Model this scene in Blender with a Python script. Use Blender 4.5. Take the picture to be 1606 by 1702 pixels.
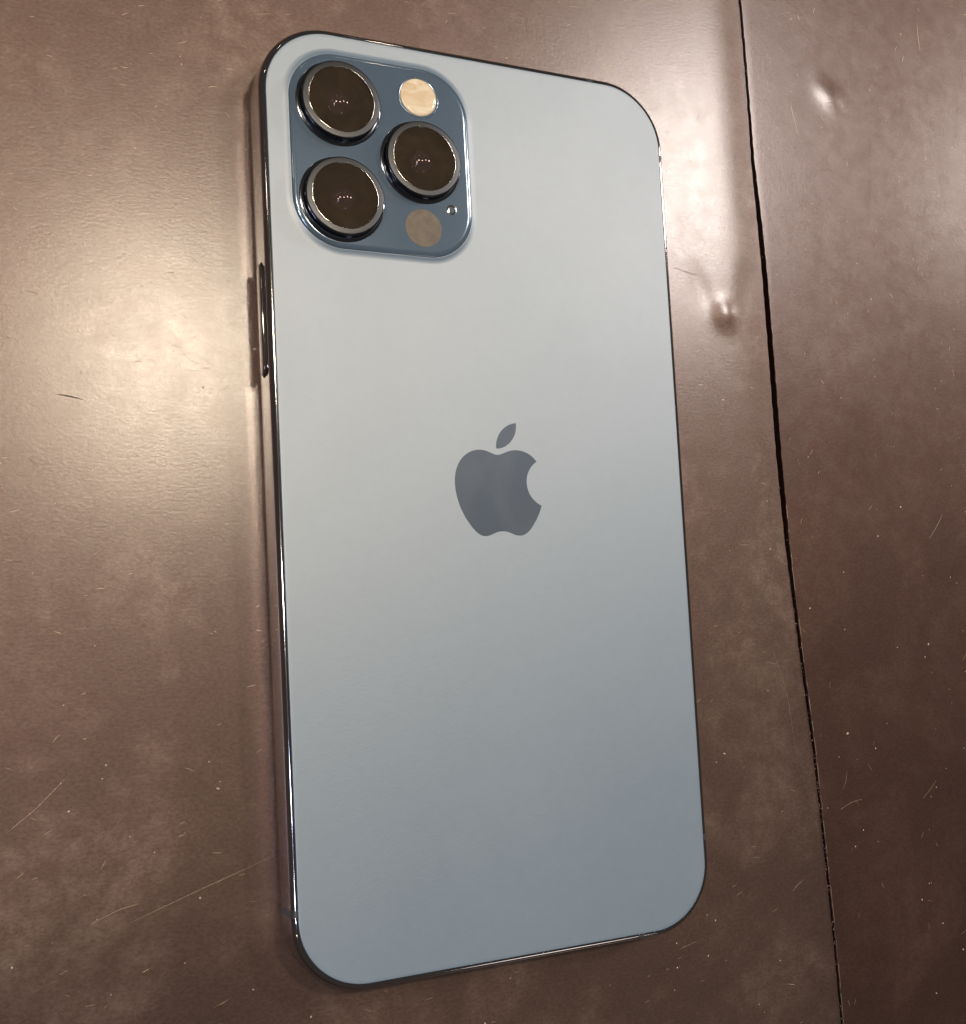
import bpy, bmesh, math, random
import numpy as np
from mathutils import Vector, Matrix

for o in list(bpy.data.objects):
    bpy.data.objects.remove(o)
SC = bpy.context.scene
COL = SC.collection
MM = 0.001

# ------------------------------------------------------------------ camera
cam_d = bpy.data.cameras.new('camera')
cam = bpy.data.objects.new('camera', cam_d)
COL.objects.link(cam)
SC.camera = cam
right = Vector((0.88562413, -0.05795349, 0.46077251))
down = Vector((-0.01445801, -0.99514276, -0.09737479))
fwd = Vector((0.46417763, 0.07957561, -0.88216033))
m = Matrix((right, -down, -fwd)).transposed().to_4x4()
m.translation = Vector((-81.8954, -25.5287, 189.6809)) * MM
cam.matrix_world = m
cam_d.sensor_fit = 'HORIZONTAL'
cam_d.sensor_width = 36.0
cam_d.lens = 2078.6876 / 1606 * 36.0
cam_d.shift_x = -(961.085 - 803) / 1606
cam_d.shift_y = (915.045 - 851) / 1606
cam_d.clip_start = 0.005
cam_d.clip_end = 50

# ------------------------------------------------------------------ ambient light of the room
W = bpy.data.worlds.new('World')
SC.world = W
W.use_nodes = True
bg = W.node_tree.nodes['Background']
bg.inputs['Color'].default_value = (1.0, 0.90, 0.80, 1)
bg.inputs['Strength'].default_value = 0.075

# ------------------------------------------------------------------ ceiling downlights and added low lamps
def lamp(x, y, z, r, watt, col):
    d = bpy.data.lights.new('ceiling_or_low_lamp', 'AREA')
    d.shape = 'DISK'
    d.size = 2 * r
    d.energy = watt
    d.color = col
    o = bpy.data.objects.new('ceiling_or_low_lamp', d)
    COL.objects.link(o)
    o.location = (x, y, z)
    o.rotation_euler = (Vector((0, 0, 0)) - Vector((x, y, z))).to_track_quat('-Z', 'Y').to_euler()
    return o
WARM = (1.0, 0.86, 0.66)
NEUT = (1.0, 0.92, 0.86)
COOL = (0.62, 0.70, 1.0)
lamp(0.21, 0.40, 1.5, 0.06, 5.0, WARM)
lamp(1.04, 0.83, 1.5, 0.07, 3.6, NEUT)
lamp(1.06, 0.66, 1.5, 0.07, 4.0, NEUT)
lamp(1.90, 0.84, 1.00, 0.10, 12.0, (1.0, 0.92, 0.84))  # low lamp added to brighten the right side of the camera bump
lamp(-0.43, 0.42, 1.5, 0.055, 7.0, WARM)
lamp(0.85, -1.60, 0.95, 0.18, 1.2, NEUT)  # low near-side lamp added for the pale line on the bottom edge
lamp(-0.88, 0.08, 1.5, 0.05, 5.0, NEUT)
lamp(-0.90, -0.22, 1.5, 0.05, 2.5, COOL)
lamp(-0.95, -0.40, 1.5, 0.04, 1.5, COOL)

for x, y in ((-1.5, 0.9), (-1.2, 1.6), (-0.3, 1.9), (0.8, 2.1), (-1.6, -0.9)):
    lamp(x, y, 1.6, 0.03, 0.7, WARM)

SC.view_settings.view_transform = 'Standard'
SC.view_settings.look = 'None'
SC.view_settings.exposure = 0.0
SC.view_settings.gamma = 1.0
SC.render.engine = 'CYCLES'
SC.cycles.use_denoising = True
SC.cycles.caustics_reflective = True
SC.cycles.blur_glossy = 0.0
SC.cycles.sample_clamp_indirect = 20.0
SC.cycles.max_bounces = 12

# ------------------------------------------------------------------ material helpers
def mat(name):
    mt = bpy.data.materials.new(name)
    mt.use_nodes = True
    nt = mt.node_tree
    return mt, nt, nt.nodes['Principled BSDF']

def node(nt, t, **kw):
    n = nt.nodes.new(t)
    for k, v in kw.items():
        setattr(n, k, v)
    return n

def setp(p, **kw):
    for k, v in kw.items():
        k = k.replace('_', ' ')
        for s in p.inputs:
            if s.name.lower() == k.lower():
                if s.type == 'RGBA':
                    s.default_value = (*v, 1) if len(v) == 3 else v
                else:
                    s.default_value = v
                break
        else:
            raise KeyError(k)

def coords(nt, scale=(1, 1, 1)):
    tc = node(nt, 'ShaderNodeTexCoord')
    mp = node(nt, 'ShaderNodeMapping')
    mp.inputs['Scale'].default_value = scale
    nt.links.new(tc.outputs['Object'], mp.inputs['Vector'])
    return mp.outputs['Vector']

def noise(nt, vec, scale, detail=2.0, rough=0.5, dist=0.0):
    n = node(nt, 'ShaderNodeTexNoise')
    n.inputs['Scale'].default_value = scale
    n.inputs['Detail'].default_value = detail
    n.inputs['Roughness'].default_value = rough
    n.inputs['Distortion'].default_value = dist
    nt.links.new(vec, n.inputs['Vector'])
    return n.outputs['Fac']

def ramp(nt, fac, stops):
    r = node(nt, 'ShaderNodeValToRGB')
    e = r.color_ramp.elements
    while len(e) < len(stops):
        e.new(0.5)
    for i, (p, c) in enumerate(stops):
        e[i].position = p
        e[i].color = (c, c, c, 1) if not hasattr(c, '__len__') else (*c, 1)
    nt.links.new(fac, r.inputs['Fac'])
    return r.outputs['Color']

def mixc(nt, fac, a, b, mode='MIX'):
    mx = node(nt, 'ShaderNodeMix', data_type='RGBA', blend_type=mode)
    for sock, v in ((mx.inputs[0], fac), (mx.inputs[6], a), (mx.inputs[7], b)):
        if isinstance(v, bpy.types.NodeSocket):
            nt.links.new(v, sock)
        else:
            sock.default_value = v if not hasattr(v, '__len__') else (*v, 1)
    return mx.outputs[2]

def bump(nt, h, strength, dist):
    b = node(nt, 'ShaderNodeBump')
    b.inputs['Strength'].default_value = strength
    b.inputs['Distance'].default_value = dist
    nt.links.new(h, b.inputs['Height'])
    return b

# ------------------------------------------------------------------ materials
def table_material(name, base, haze):
    mt, nt, p = mat(name)
    v = coords(nt)
    vs = coords(nt, (0.65, 1.0, 1.0))
    big = noise(nt, v, 45, 5, 0.62, 0.6)
    mid = noise(nt, v, 260, 6, 0.7, 0.3)
    fine = noise(nt, vs, 2300, 4, 0.75)
    blot = ramp(nt, big, [(0.46, 0.0), (0.74, 1.0)])
    spots = ramp(nt, mid, [(0.42, 0.0), (0.72, 1.0)])
    sm = node(nt, 'ShaderNodeMath', operation='MULTIPLY_ADD')
    nt.links.new(blot, sm.inputs[0])
    nt.links.new(spots, sm.inputs[1])
    sm.inputs[2].default_value = 0.0
    c1 = mixc(nt, blot, base, tuple(x * 1.25 for x in base))
    c2 = mixc(nt, sm.outputs[0], c1, haze)
    fr = ramp(nt, fine, [(0.36, 0.80), (0.64, 1.2)])
    c3 = mixc(nt, 1.0, c2, fr, 'MULTIPLY')
    nt.links.new(c3, p.inputs['Base Color'])
    rr = ramp(nt, big, [(0.3, 0.46), (0.75, 0.56)])
    nt.links.new(rr, p.inputs['Roughness'])
    setp(p, Metallic=0.85, Coat_Weight=1.0, Coat_IOR=1.72, Coat_Roughness=0.26)
    cr = ramp(nt, mid, [(0.3, 0.20), (0.75, 0.26)])
    nt.links.new(cr, p.inputs['Coat Roughness'])
    b = bump(nt, fine, 0.25, 0.00003)
    nt.links.new(b.outputs[0], p.inputs['Normal'])
    b2 = bump(nt, fine, 0.55, 0.00003)
    nt.links.new(b2.outputs[0], p.inputs['Coat Normal'])
    return mt

M_TABLE = table_material('brown_coated_metal', (0.118, 0.070, 0.055), (0.24, 0.168, 0.132))
M_TABLE2 = table_material('darker_brown_coated_metal', (0.080, 0.037, 0.026), (0.115, 0.066, 0.050))

def simple(name, col, rough, metal=0.0, **kw):
    mt, nt, p = mat(name)
    setp(p, Base_Color=col, Roughness=rough, Metallic=metal, **kw)
    return mt

M_GAP = simple('dark_gap', (0.006, 0.005, 0.005), 0.8)
M_SCRATCH = simple('pale_scratch', (0.34, 0.25, 0.18), 0.35, 0.5)
M_DSCRATCH = simple('dark_scratch', (0.05, 0.03, 0.02), 0.6)
M_LINT = simple('pale_lint', (0.48, 0.39, 0.31), 0.7)
M_GRIME = simple('seam_grime', (0.17, 0.125, 0.09), 0.8)

mt, nt, p = mat('polished_blue_steel')
setp(p, Base_Color=(0.36, 0.33, 0.33), Metallic=1.0, Roughness=0.07)
v = coords(nt, (1, 0.25, 1))
b = bump(nt, noise(nt, v, 420, 2), 0.05, 0.00005)
nt.links.new(b.outputs[0], p.inputs['Normal'])
M_STEEL = mt

mt, nt, p = mat('frosted_blue_glass')
v = coords(nt)
f = noise(nt, v, 2200, 3, 0.7)
c = mixc(nt, ramp(nt, noise(nt, v, 600, 4, 0.7), [(0.35, 0.0), (0.7, 1.0)]), (0.100, 0.171, 0.248), (0.112, 0.185, 0.264))
nt.links.new(c, p.inputs['Base Color'])
setp(p, Metallic=0.0, Roughness=0.47, IOR=3.0)
b = bump(nt, f, 0.30, 0.00004)
nt.links.new(b.outputs[0], p.inputs['Normal'])
nt.links.new(ramp(nt, noise(nt, v, 38, 4, 0.6, 0.4), [(0.3, 0.455), (0.7, 0.485)]), p.inputs['Roughness'])
M_FROST = mt

mt, nt, p = mat('glossy_blue_glass')
v = coords(nt)
c = mixc(nt, noise(nt, v, 160, 4, 0.6, 0.5), (0.105, 0.155, 0.215), (0.13, 0.18, 0.24))
nt.links.new(c, p.inputs['Base Color'])
setp(p, Metallic=0.35, Roughness=0.16, Coat_Weight=1.0, Coat_Roughness=0.04)
M_GLOSS = mt

mt, nt, p = mat('emblem_mirror')
v = coords(nt, (1.0, 0.45, 1.0))
c = mixc(nt, ramp(nt, noise(nt, v, 130, 2, 0.5, 0.8), [(0.35, 0.0), (0.65, 1.0)]), (0.165, 0.205, 0.265), (0.205, 0.24, 0.295))  # subtle sheen painted into the emblem colour as stretched tones
nt.links.new(c, p.inputs['Base Color'])
setp(p, Metallic=0.6, Roughness=0.22, Coat_Weight=0.6, Coat_Roughness=0.05)
M_EMBLEM = mt

M_RING = simple('brushed_lens_ring', (0.065, 0.066, 0.07), 0.34, 1.0)
M_LIP = simple('polished_lens_lip', (0.34, 0.32, 0.30), 0.12, 1.0)
M_WALL = simple('dark_polished_wall', (0.16, 0.17, 0.20), 0.12, 1.0)
M_BARREL = simple('lens_barrel_black', (0.004, 0.0035, 0.003), 0.7, Specular_IOR_Level=0.05)
mt, nt, p = mat('coated_lens_element')
setp(p, Base_Color=(0.016, 0.012, 0.035), Roughness=0.05, Specular_IOR_Level=1.0, Specular_Tint=(0.65, 0.60, 1.0), Coat_Weight=0.5, Coat_Roughness=0.02)
M_ELEMENT = mt

# lens cover: coated glass, mostly transparent, ceiling reflection painted as brown haze plus smudges
mt = bpy.data.materials.new('lens_cover_glass')
mt.use_nodes = True
nt = mt.node_tree
nt.nodes.clear()
out = node(nt, 'ShaderNodeOutputMaterial')
tr = node(nt, 'ShaderNodeBsdfTransparent')
tr.inputs[0].default_value = (0.85, 0.75, 0.62, 1)
gl = node(nt, 'ShaderNodeBsdfGlossy')
gl.inputs['Color'].default_value = (1, 0.86, 0.7, 1)
gl.inputs['Roughness'].default_value = 0.03
df = node(nt, 'ShaderNodeBsdfDiffuse')
df.inputs['Color'].default_value = (0.165, 0.115, 0.075, 1)
v = coords(nt)
sm = ramp(nt, noise(nt, v, 230, 5, 0.6, 0.8), [(0.35, 0.15), (0.68, 0.24)])
m1 = node(nt, 'ShaderNodeMixShader')
nt.links.new(sm, m1.inputs[0])
nt.links.new(tr.outputs[0], m1.inputs[1])
nt.links.new(df.outputs[0], m1.inputs[2])
m2 = node(nt, 'ShaderNodeMixShader')
m2.inputs[0].default_value = 0.07
nt.links.new(m1.outputs[0], m2.inputs[1])
nt.links.new(gl.outputs[0], m2.inputs[2])
nt.links.new(m2.outputs[0], out.inputs[0])
M_COVER = mt

mt, nt, p = mat('flash_diffuser')
v = coords(nt, (0.5, 1.3, 1))
h = noise(nt, v, 420, 2, 0.5, 1.2)
c = mixc(nt, ramp(nt, h, [(0.35, 0.0), (0.65, 1.0)]), (0.72, 0.54, 0.34), (0.88, 0.77, 0.56))
nt.links.new(c, p.inputs['Base Color'])
setp(p, Roughness=0.35, Coat_Weight=1.0, Coat_Roughness=0.05)
b = bump(nt, h, 0.5, 0.0003)
nt.links.new(b.outputs[0], p.inputs['Normal'])
M_FLASH = mt
mt, nt, p = mat('sensor_window')
v = coords(nt)
c = mixc(nt, ramp(nt, noise(nt, v, 600, 5, 0.75), [(0.35, 0.0), (0.65, 1.0)]), (0.085, 0.058, 0.036), (0.145, 0.108, 0.072))
nt.links.new(c, p.inputs['Base Color'])
setp(p, Roughness=0.35)
M_LIDAR = mt
M_BAND = simple('antenna_plastic', (0.05, 0.052, 0.06), 0.35)
M_SCREEN = simple('black_screen_glass', (0.004, 0.004, 0.005), 0.06)

# ------------------------------------------------------------------ mesh helpers (millimetres in)
def link(name, verts, faces, material, parent=None, sharp=35):
    me = bpy.data.meshes.new(name)
    me.from_pydata([(a * MM, b * MM, c * MM) for a, b, c in verts], [], faces)
    me.update()
    bm = bmesh.new()
    bm.from_mesh(me)
    bmesh.ops.recalc_face_normals(bm, faces=bm.faces)
    bm.to_mesh(me)
    bm.free()
    for pl in me.polygons:
        pl.use_smooth = True
    me.set_sharp_from_angle(angle=math.radians(sharp))
    me.materials.append(material)
    o = bpy.data.objects.new(name, me)
    COL.objects.link(o)
    if parent is not None:
        o.parent = parent
    return o

def rrect(cx, cy, w, h, r, n=20):
    pts = []
    for qx, qy, a0 in ((1, 1, 0), (-1, 1, 90), (-1, -1, 180), (1, -1, 270)):
        for i in range(n + 1):
            a = math.radians(a0 + 90 * i / n)
            pts.append((cx + qx * (w / 2 - r) + r * math.cos(a), cy + qy * (h / 2 - r) + r * math.sin(a)))
    return pts

def loft(name, ringfn, profile, material, parent=None, cap0=False, cap1=False, sharp=35):
    V, F = [], []
    n = None
    for ins, z in profile:
        ring = ringfn(ins)
        n = len(ring)
        V += [(x, y, z) for x, y in ring]
    for k in range(len(profile) - 1):
        for i in range(n):
            j = (i + 1) % n
            F.append((k * n + i, k * n + j, (k + 1) * n + j, (k + 1) * n + i))
    if cap0:
        F.append(tuple(range(n))[::-1])
    if cap1:
        F.append(tuple(range((len(profile) - 1) * n, len(profile) * n)))
    return link(name, V, F, material, parent, sharp)

def circ(cx, cy, n=72):
    def fn(r):
        return [(cx + r * math.cos(2 * math.pi * i / n), cy + r * math.sin(2 * math.pi * i / n)) for i in range(n)]
    return fn

def smooth(t):
    t = min(1.0, max(0.0, t))
    return t * t * (3 - 2 * t)

# ------------------------------------------------------------------ the table: two sheet metal panels meeting at a seam
SEAM = [(-260, 69.0), (-140, 68.2), (-97, 67.4), (-80.4, 67.0), (-63.8, 66.3), (-47, 65.5), (-30.1, 64.2), (-18.7, 63.4), (-7.4, 62.7),
        (9.9, 62.2), (27.2, 62.1), (44.8, 61.9), (56.6, 61.5), (66.7, 61.0), (74.5, 61.0), (86.5, 60.9), (98.6, 60.7), (140, 60.3), (300, 59)]
GAPW = [(-260, .15), (-97, .18), (-60, .22), (-30, .35), (-15, .5), (0, .85), (15, .9), (35, .85), (50, .8), (64, .45), (72, .25), (85, .16), (98, .12), (300, .12)]
def seam(y):
    return float(np.interp(y, [a for a, _ in SEAM], [b for _, b in SEAM]))
def gapw(y):
    return float(np.interp(y, [a for a, _ in GAPW], [b for _, b in GAPW]))

def height(x, y, side):
    """warp of the sheets in mm"""
    e = abs(x - seam(y))
    if side == 0:
        z = -0.50 * math.exp(-(e / 4.2) ** 1.6)
        # knocked-up pimple beside the seam, with a pair of creases running up from it
        dx, dy = x - 52.0, y - 35.6
        z += 0.40 * math.exp(-(dx * dx / 6.0 + dy * dy / 6.0))
        z -= 0.10 * math.exp(-((dx + 3.6 + 0.35 * dy) ** 2 / 5 + (dy - 5.0) ** 2 / 20))
        z -= 0.10 * math.exp(-((dx - 4.2 - 0.2 * dy) ** 2 / 5 + (dy - 6.0) ** 2 / 24))
        # sag shaped into the sheet to darken the near left corner
        z -= 0.0032 * max(0.0, -56 - y) ** 1.9 * smooth((-18 - x) / 40)
    else:
        z = -0.03 * math.exp(-(e / 0.5) ** 1.5) - 0.036 * 85 * math.tanh(e / 85)
        dx, dy = x - 81.8, y - 82.6
        z += 0.26 * math.exp(-((dx * 0.8 - dy * 0.6) ** 2 / 14 + (dx * 0.6 + dy * 0.8) ** 2 / 6))
        z += 0.10 * math.exp(-((x - 98) ** 2 / 240 + (y - 62) ** 2 / 520))
        z += 0.22 * math.exp(-((x - 80) ** 2 / 90 + (y - 22) ** 2 / 160))
    return z

root = bpy.data.objects.new('table_top', None)
bed = link('table_top', [(-260, -260, -7), (330, -260, -7), (330, 300, -7), (-260, 300, -7), (-260, -260, -12), (330, -260, -12), (330, 300, -12), (-260, 300, -12)],
           [(0, 1, 2, 3), (7, 6, 5, 4), (0, 4, 5, 1), (1, 5, 6, 2), (2, 6, 7, 3), (3, 7, 4, 0)], M_GAP)
bed['kind'] = 'structure'
bed['label'] = 'dark bed under the two brown metal sheets of the table'
bpy.data.objects.remove(root)

def panel(side, material):
    ys = np.concatenate([np.linspace(-258, -115, 20)[:-1], np.arange(-115, 118, 0.8), np.linspace(118, 298, 24)])
    if side == 0:
        u = np.concatenate([np.linspace(-325, -145, 22)[:-1], np.arange(-145, -34, 1.6), np.arange(-34, -0.05, 0.7), [-0.06, 0.0]])
    else:
        u = np.concatenate([[0.0, 0.06], np.arange(0.7, 45, 0.7), np.linspace(45, 75, 30), np.linspace(78, 260, 22)])
    V, F = [], []
    nu = len(u)
    for y in ys:
        s = seam(y) + (-0.5 if side == 0 else 0.5) * gapw(y)
        jag = 0.05 * math.sin(y * 1.9) * math.sin(y * 0.7 + 1) + 0.03 * math.sin(y * 6.1)
        for k, a in enumerate(u):
            x = s + a + jag * math.exp(-abs(a) / 1.0)
            z = height(x, y, side)
            if abs(a) < 0.01:
                z -= 0.06
            V.append((x, y, z))
    for r in range(len(ys) - 1):
        for k in range(nu - 1):
            F.append((r * nu + k, r * nu + k + 1, (r + 1) * nu + k + 1, (r + 1) * nu + k))
    # turned-down edge along the seam
    ek = nu - 1 if side == 0 else 0
    base = len(V)
    for r in range(len(ys)):
        x, y, z = V[r * nu + ek]
        V.append((x, y, -6.9))
    for r in range(len(ys) - 1):
        F.append((r * nu + ek, (r + 1) * nu + ek, base + r + 1, base + r))
    o = link('panel', V, F, material, bed, sharp=40)
    return o
pan0 = panel(0, M_TABLE)
pan0['label'] = 'wide brown metal sheet under the phone'
pan1 = panel(1, M_TABLE2)
pan1['label'] = 'darker brown metal sheet beyond the seam'

# scratches, lint and seam grime: thin marks too many to count
RND = random.Random(7)
def ribbon(V, F, pts, w, side=0, lift=0.012):
    n = len(pts)
    b0 = len(V)
    for i, (x, y) in enumerate(pts):
        a = pts[max(0, i - 1)]
        c = pts[min(n - 1, i + 1)]
        d = Vector((c[0] - a[0], c[1] - a[1]))
        d.normalize()
        t = i / (n - 1)
        ww = w * (0.25 + 0.75 * math.sin(math.pi * min(1, max(0, t * 0.94 + 0.03))))
        nx, ny = -d.y * ww / 2, d.x * ww / 2
        for s in (-1, 0, 1):
            px, py = x + s * nx, y + s * ny
            V.append((px, py, height(px, py, side) + (lift if s == 0 else 0.004)))
    for i in range(n - 1):
        for s in (0, 1):
            F.append((b0 + 3 * i + s, b0 + 3 * i + s + 1, b0 + 3 * (i + 1) + s + 1, b0 + 3 * (i + 1) + s))

def arc(x, y, ln, ang, bend, n=7):
    pts = []
    a = ang - bend / 2
    for i in range(n):
        pts.append((x, y))
        x += math.cos(a) * ln / (n - 1)
        y += math.sin(a) * ln / (n - 1)
        a += bend / (n - 1)
    return pts

def on_phone(x, y):
    return abs(x) < 36.2 and abs(y) < 73.8

def densify(pts, n=12):
    ts = np.linspace(0, len(pts) - 1, n)
    return [(float(np.interp(t, range(len(pts)), [q[0] for q in pts])), float(np.interp(t, range(len(pts)), [q[1] for q in pts]))) for t in ts]

V, F = [], []
for pts, w in (([(-57.7, -60.4), (-47.3, -56.9), (-36.4, -53.4)], 0.06), ([(-72.4, -45.8), (-68.6, -42.9), (-64.3, -38.7)], 0.08),
               ([(57.3, -27.5), (59.1, -32), (60.3, -37.1), (61.2, -46.6)], 0.06), ([(-62, -59.5), (-58, -58), (-55.5, -57.6)], 0.10)):
    ribbon(V, F, densify(pts), w)
k = 0
while k < 360:
    x, y = RND.uniform(-78, 60), RND.uniform(-104, 112)
    if on_phone(x, y) or x > seam(y) - 4:
        continue
    if x > 36 and RND.random() < 0.6:
        continue
    if y < -20 and RND.random() < 0.45:
        continue
    big = RND.random() < 0.12
    ln = RND.uniform(2.0, 4.0) if big else RND.uniform(0.35, 1.5)
    pts = arc(x, y, ln, RND.gauss(0.1, 0.4), RND.gauss(0, 0.25))
    if any(on_phone(*q) for q in pts) or pts[-1][0] > seam(y) - 1:
        continue
    ribbon(V, F, pts, RND.uniform(0.04, 0.12) * (0.5 if big else 1.0))
    k += 1
s0 = link('scratches', V, F, M_SCRATCH, pan0)
s0['kind'] = 'stuff'
V, F = [], []
ribbon(V, F, densify([(-64.6, 15.2), (-63.0, 15.0), (-61.1, 14.6)], 8), 0.22)
ribbon(V, F, densify([(41.2, 43.5), (44, 42.9), (46.6, 42.6)], 8), 0.12)
for k in range(26):
    x, y = RND.uniform(-72, -38), RND.uniform(-25, 45)
    ribbon(V, F, arc(x, y, RND.uniform(0.4, 1.8), RND.gauss(-0.3, 0.5), RND.gauss(0, 0.6)), RND.uniform(0.05, 0.12))
s1 = link('dark_scratches', V, F, M_DSCRATCH, pan0)
s1['kind'] = 'stuff'
V, F = [], []
k = 0
while k < 130:
    x, y = RND.uniform(64, 125), RND.uniform(-110, 118)
    if x < seam(y) + 1.5:
        continue
    ln = RND.uniform(0.4, 1.6) if RND.random() < 0.85 else RND.uniform(3, 9)
    ribbon(V, F, arc(x, y, ln, RND.gauss(1.3, 0.8), RND.gauss(0, 0.3)), RND.uniform(0.05, 0.11), 1)
    k += 1
y = -104.0
while y < 0:
    ln = RND.uniform(0.6, 5.0)
    off = gapw(y) / 2 + RND.uniform(0.05, 0.16)
    ribbon(V, F, [(seam(y + ln * t / 5) + off, y + ln * t / 5) for t in range(6)], RND.uniform(0.03, 0.10), 1, 0.02)
    y += ln + RND.expovariate(1.2)
s2 = link('scratches', V, F, M_SCRATCH, pan1)
s2['kind'] = 'stuff'

def pebble(V, F, x, y, z, r):
    b0 = len(V)
    st = RND.uniform(0.6, 1.8)
    a = RND.uniform(0, math.pi)
    for i in range(6):
        t = i * math.pi / 3
        ux, uy = math.cos(t) * r * st, math.sin(t) * r
        V.append((x + ux * math.cos(a) - uy * math.sin(a), y + ux * math.sin(a) + uy * math.cos(a), z + RND.uniform(0, 0.2) * r))
    V.append((x, y, z + r * 0.6))
    for i in range(6):
        F.append((b0 + i, b0 + (i + 1) % 6, b0 + 6))
for side, par, cnt in ((0, pan0, 150), (1, pan1, 130)):
    V, F = [], []
    k = 0
    while k < cnt:
        x, y = (RND.uniform(-78, 60) if side == 0 else RND.uniform(62, 125)), RND.uniform(-106, 115)
        if on_phone(x, y) or (x > seam(y) - 1 if side == 0 else x < seam(y) + 1):
            continue
        pebble(V, F, x, y, height(x, y, side), RND.uniform(0.05, 0.15) * (1.5 if RND.random() < 0.08 else 1))
        k += 1
    d = link('dust_specks', V, F, M_LINT, par, sharp=80)
    d['kind'] = 'stuff'
V, F = [], []
for k in range(110):
    y = RND.uniform(-100, -18) if RND.random() < 0.9 else RND.uniform(-18, 90)
    x = seam(y) + RND.gauss(0.05, 0.5 * gapw(y) + 0.08)
    pebble(V, F, x, y, -0.55 + RND.uniform(0, 0.3), RND.uniform(0.05, 0.14))
g = link('seam_grime', V, F, M_GRIME, bed, sharp=80)
g['kind'] = 'stuff'

# ------------------------------------------------------------------ the phone, lying on its screen
phone = bpy.data.objects.new('smartphone', None)
COL.objects.link(phone)
phone.empty_display_size = 0.02
phone['label'] = 'blue smartphone lying face down with three camera lenses and polished steel edge'
phone['category'] = 'smartphone'
PW, PH, PR = 71.5, 146.7, 11.2
def body(ins):
    return rrect(0, 0, PW - 2 * ins, PH - 2 * ins, PR - ins, 24)

ZB = 0.02
prof = [(1.6, 0.3), (0.92, 0.42)]
for i in range(1, 8):
    a = math.radians(90 * i / 7)
    prof.append((0.9 * (1 - math.sin(a)), 0.42 + 0.85 * (1 - math.cos(a))))
prof += [(0, 2.6), (0, 4.4), (0, 6.3)]
for i in range(1, 11):
    a = math.radians(90 * i / 10)
    prof.append((0.88 * (1 - math.cos(a)), 6.3 + 1.0 * math.sin(a)))
prof += [(0.92, 7.2), (1.6, 7.15)]
frame = loft('frame', body, prof, M_STEEL, phone, sharp=50)
loft('screen', body, [(1.3, ZB), (1.05, 0.06), (0.97, 0.2), (0.96, 0.6)], M_SCREEN, phone, cap0=True, cap1=True)
gp = [(0.93, 6.8), (0.93, 7.27)]
for i in range(1, 6):
    a = math.radians(90 * i / 5)
    gp.append((0.93 + 0.14 * (1 - math.cos(a)), 7.27 + 0.13 * math.sin(a)))
gp.append((1.5, 7.4))
glass = loft('back_glass', body, gp, M_FROST, phone, cap0=True, cap1=True, sharp=60)

V, F = [], []
for k in range(46):
    x, y = RND.uniform(-33, 33), RND.uniform(-70, 70)
    if x < 0 and y > 35:
        continue
    pebble(V, F, x, y, 7.398, RND.uniform(0.03, 0.075))
d = link('dust_specks', V, F, M_LINT, glass, sharp=80)
d['kind'] = 'stuff'

# emblem: apple with a bite and a leaf
PATH = [((12.152, 6.896), "c-.948 0-2.415-1.078-3.96-1.04-2.04.027-3.91 1.183-4.961 3.014-2.117 3.675-.546 9.103 1.519 12.09 1.013 1.454 2.208 3.09 3.792 3.039 1.52-.065 2.09-.987 3.935-.987 1.831 0 2.35.987 3.96.948 1.637-.026 2.676-1.48 3.676-2.948 1.156-1.688 1.636-3.325 1.662-3.415-.039-.013-3.182-1.221-3.22-4.857-.026-3.04 2.48-4.494 2.597-4.559-1.429-2.09-3.623-2.324-4.39-2.376-2-.156-3.675 1.09-4.61 1.09"),
        ((15.53, 3.83), "c.843-1.012 1.4-2.427 1.245-3.83-1.207.052-2.662.805-3.532 1.818-.78.896-1.454 2.338-1.273 3.714 1.338.104 2.715-.688 3.56-1.702")]
import re
def path_points(start, d):
    nums = [float(t) for t in re.findall(r'-?(?:\d+\.\d*|\.\d+|\d+)', d[1:])]
    pts = []
    cx, cy = start
    for i in range(0, len(nums) - 5, 6):
        a = nums[i:i + 6]
        P = [(cx, cy), (cx + a[0], cy + a[1]), (cx + a[2], cy + a[3]), (cx + a[4], cy + a[5])]
        for k in range(12):
            t = k / 12
            w = ((1 - t) ** 3, 3 * t * (1 - t) ** 2, 3 * t * t * (1 - t), t ** 3)
            pts.append(tuple(sum(w[q] * P[q][c] for q in range(4)) for c in (0, 1)))
        cx, cy = P[3]
    return pts
V, F = [], []
SCL = 18.45 / 24.0
for st, d in PATH:
    pts = path_points(st, d)
    b0 = len(V)
    n = len(pts)
    for z in (7.40, 7.412):
        V += [(0.25 + (x - 11.99) * SCL, 11.9 - y * SCL, z) for x, y in pts]
    F.append(tuple(range(b0 + n, b0 + 2 * n)))
    for i in range(n):
        j = (i + 1) % n
        F.append((b0 + i, b0 + j, b0 + n + j, b0 + n + i))
link('emblem', V, F, M_EMBLEM, glass, sharp=30)

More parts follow.
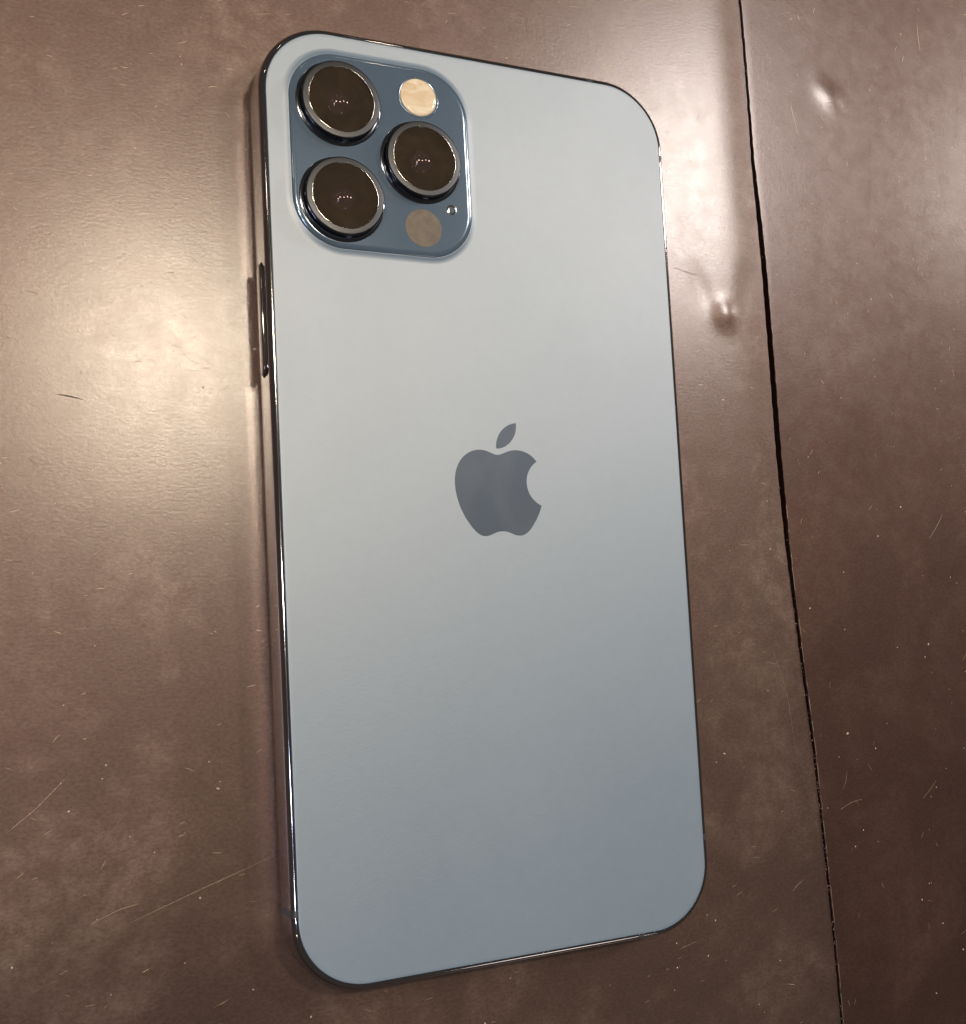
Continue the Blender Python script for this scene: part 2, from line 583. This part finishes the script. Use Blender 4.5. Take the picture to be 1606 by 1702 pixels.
# camera bump: frosted ramp moulded out of the back glass, glossy cover on top
BX, BY, BW, BH, BR = -16.75, 53.65, 30.6, 32.2, 8.4
def bumpring(ins):
    return rrect(BX, BY, BW - 2 * ins, BH - 2 * ins, BR - ins, 20)
bp_ = []
for i in range(11):
    t = i / 10
    bp_.append((-0.6 + 1.15 * t, 7.396 + 0.30 * t * t))
cb = loft('camera_bump', bumpring, bp_ + [(0.6, 7.68), (0.6, 7.5)], M_FROST, phone, sharp=60)
cp = [(0.57, 7.6), (0.57, 7.69)]
for i in range(1, 13):
    a = math.radians(90 * i / 12)
    cp.append((0.57 + 1.0 * (1 - math.cos(a)), 7.69 + 0.43 * math.sin(a)))
loft('cover_glass', bumpring, cp, M_GLOSS, cb, cap1=True, sharp=60)
ZP = 8.12
fl = loft('flash', circ(-10.5, 64.15), [(3.08, ZP - .1), (3.08, ZP + .05), (2.95, ZP + .16), (2.6, ZP + .20), (1.5, ZP + .24)], M_FLASH, cb, cap1=True, sharp=50)
loft('flash_rim', circ(-10.5, 64.15), [(3.5, ZP - .05), (3.44, ZP + .06), (3.3, ZP + .1), (3.12, ZP + .06), (3.12, ZP - .05)], M_GLOSS, cb, sharp=50)
loft('sensor_window', circ(-10.65, 42.7), [(3.05, ZP - .05), (3.05, ZP + .008), (2.9, ZP + .012)], M_LIDAR, cb, cap1=True)
loft('microphone_hole', circ(-5.7, 46.2, 32), [(0.85, ZP - .03), (0.82, ZP + .05), (0.7, ZP + .07), (0.52, ZP + .05), (0.48, ZP - .02), (0.0001, ZP + .005)], M_LIP, cb, sharp=50)

def camera_lens(x, y):
    ZG = 9.95
    wall = [(6.75, ZP - .05), (6.72, ZP + .05), (6.55, ZP + .12), (6.22, ZP + .16), (6.10, ZP + .35), (6.08, 9.4), (6.14, 9.62)]
    L = loft('camera_lens', circ(x, y, 96), wall, M_WALL, phone, sharp=50)
    ring = [(6.14, 9.60)]
    for i in range(1, 9):
        a = math.radians(90 * i / 8)
        ring.append((5.90 + 0.28 * math.cos(a), 9.70 + 0.30 * math.sin(a)))
    ring += [(5.5, 10.02), (5.24, 10.03)]
    loft('lens_ring', circ(x, y, 96), ring, M_RING, L, sharp=50)
    loft('lens_lip', circ(x, y, 96), [(5.24, 10.03), (5.18, 10.05), (5.12, 10.03), (5.08, 9.97), (5.06, 9.7)], M_LIP, L, sharp=60)
    loft('lens_glass', circ(x, y, 64), [(5.08, ZG), (0.0001, ZG)], M_COVER, L)
    loft('lens_barrel', circ(x, y, 64), [(5.05, ZG - .1), (5.0, 9.3), (4.6, 8.9), (3.6, 8.65), (0.0001, 8.6)], M_BARREL, L)
    dome = []
    for i in range(13):
        a = math.radians(52 * (1 - i / 12))
        dome.append((max(0.0001, 2.6 * math.sin(a)), 8.66 + 2.6 * (math.cos(a) - math.cos(math.radians(52)))))
    loft('lens_element', circ(x, y, 64), dome, M_ELEMENT, L)
    return L
for x, y in ((-23.8, 61.0), (-23.85, 45.75), (-10.65, 53.35)):
    camera_lens(x, y)

# side button on the left edge, in its slot
def side_button(y0, y1):
    yc, hl = (y0 + y1) / 2, (y1 - y0) / 2
    zc, hz = 3.95, 1.35
    def pill(hy, hzz, n=10):
        pts = []
        for sy, a0 in ((1, 0), (-1, 180)):
            for i in range(2 * n + 1):
                a = math.radians(a0 + 180 * i / (2 * n) - 90 + 90)
                pts.append((sy, a))
        out = []
        for sy, a in pts:
            out.append((yc + sy * (hy - hzz) + hzz * math.sin(a) * (1 if True else 0), zc + hzz * math.cos(a)))
        return out
    def ringyz(hy, hzz, x, n=12):
        R = []
        for i in range(n + 1):
            a = math.pi * i / n
            R.append((x, yc + (hy - hzz) + hzz * math.sin(a), zc + hzz * math.cos(a)))
        for i in range(n + 1):
            a = math.pi + math.pi * i / n
            R.append((x, yc - (hy - hzz) + hzz * math.sin(a), zc + hzz * math.cos(a)))
        return R
    def build(name, rings, material, parent):
        V = [q for r in rings for q in r]
        n = len(rings[0])
        F = []
        for k in range(len(rings) - 1):
            for i in range(n):
                j = (i + 1) % n
                F.append((k * n + i, k * n + j, (k + 1) * n + j, (k + 1) * n + i))
        F.append(tuple(range((len(rings) - 1) * n, len(rings) * n)))
        return link(name, V, F, material, parent, sharp=60)
    build('button_slot', [ringyz(hl + 0.35, hz + 0.2, -35.7), ringyz(hl + 0.35, hz + 0.2, -35.765)], M_GAP, frame)
    rings = []
    rings.append(ringyz(hl, hz, -35.7))
    rings.append(ringyz(hl, hz, -36.05))
    for i in range(1, 6):
        a = math.radians(90 * i / 5)
        s = 0.55 * (1 - math.cos(a))
        rings.append(ringyz(hl - s * 0.6, hz - s, -36.05 - 0.22 * math.sin(a)))
    rings.append(ringyz(hl - 0.9, 0.3, -36.32))
    build('side_button', rings, M_STEEL, frame)
side_button(18.5, 35.6)

# antenna bands wrapped across the frame
def antenna(x, y, axis):
    V, F = [], []
    pf = [(a, z) for a, z in prof[1:-2]]
    for k, (ins, z) in enumerate(pf):
        out = 0.012
        for s in (-0.55, 0.55):
            if axis == 'x':
                sx = 1 if x > 0 else -1
                V.append((sx * (PW / 2 - ins + out), y + s, z + (0.012 if z > 6.5 else 0)))
            else:
                sy = 1 if y > 0 else -1
                V.append((x + s, sy * (PH / 2 - ins + out), z + (0.012 if z > 6.5 else 0)))
    for k in range(len(pf) - 1):
        F.append((2 * k, 2 * k + 1, 2 * k + 3, 2 * k + 2))
    link('antenna_band', V, F, M_BAND, frame, sharp=60)
for a in ((-1, -61.0, 'x'), (1, -58.3, 'x'), (1, 60.5, 'x'), (21.7, -1, 'y'), (21.7, 1, 'y')):
    antenna(*a)
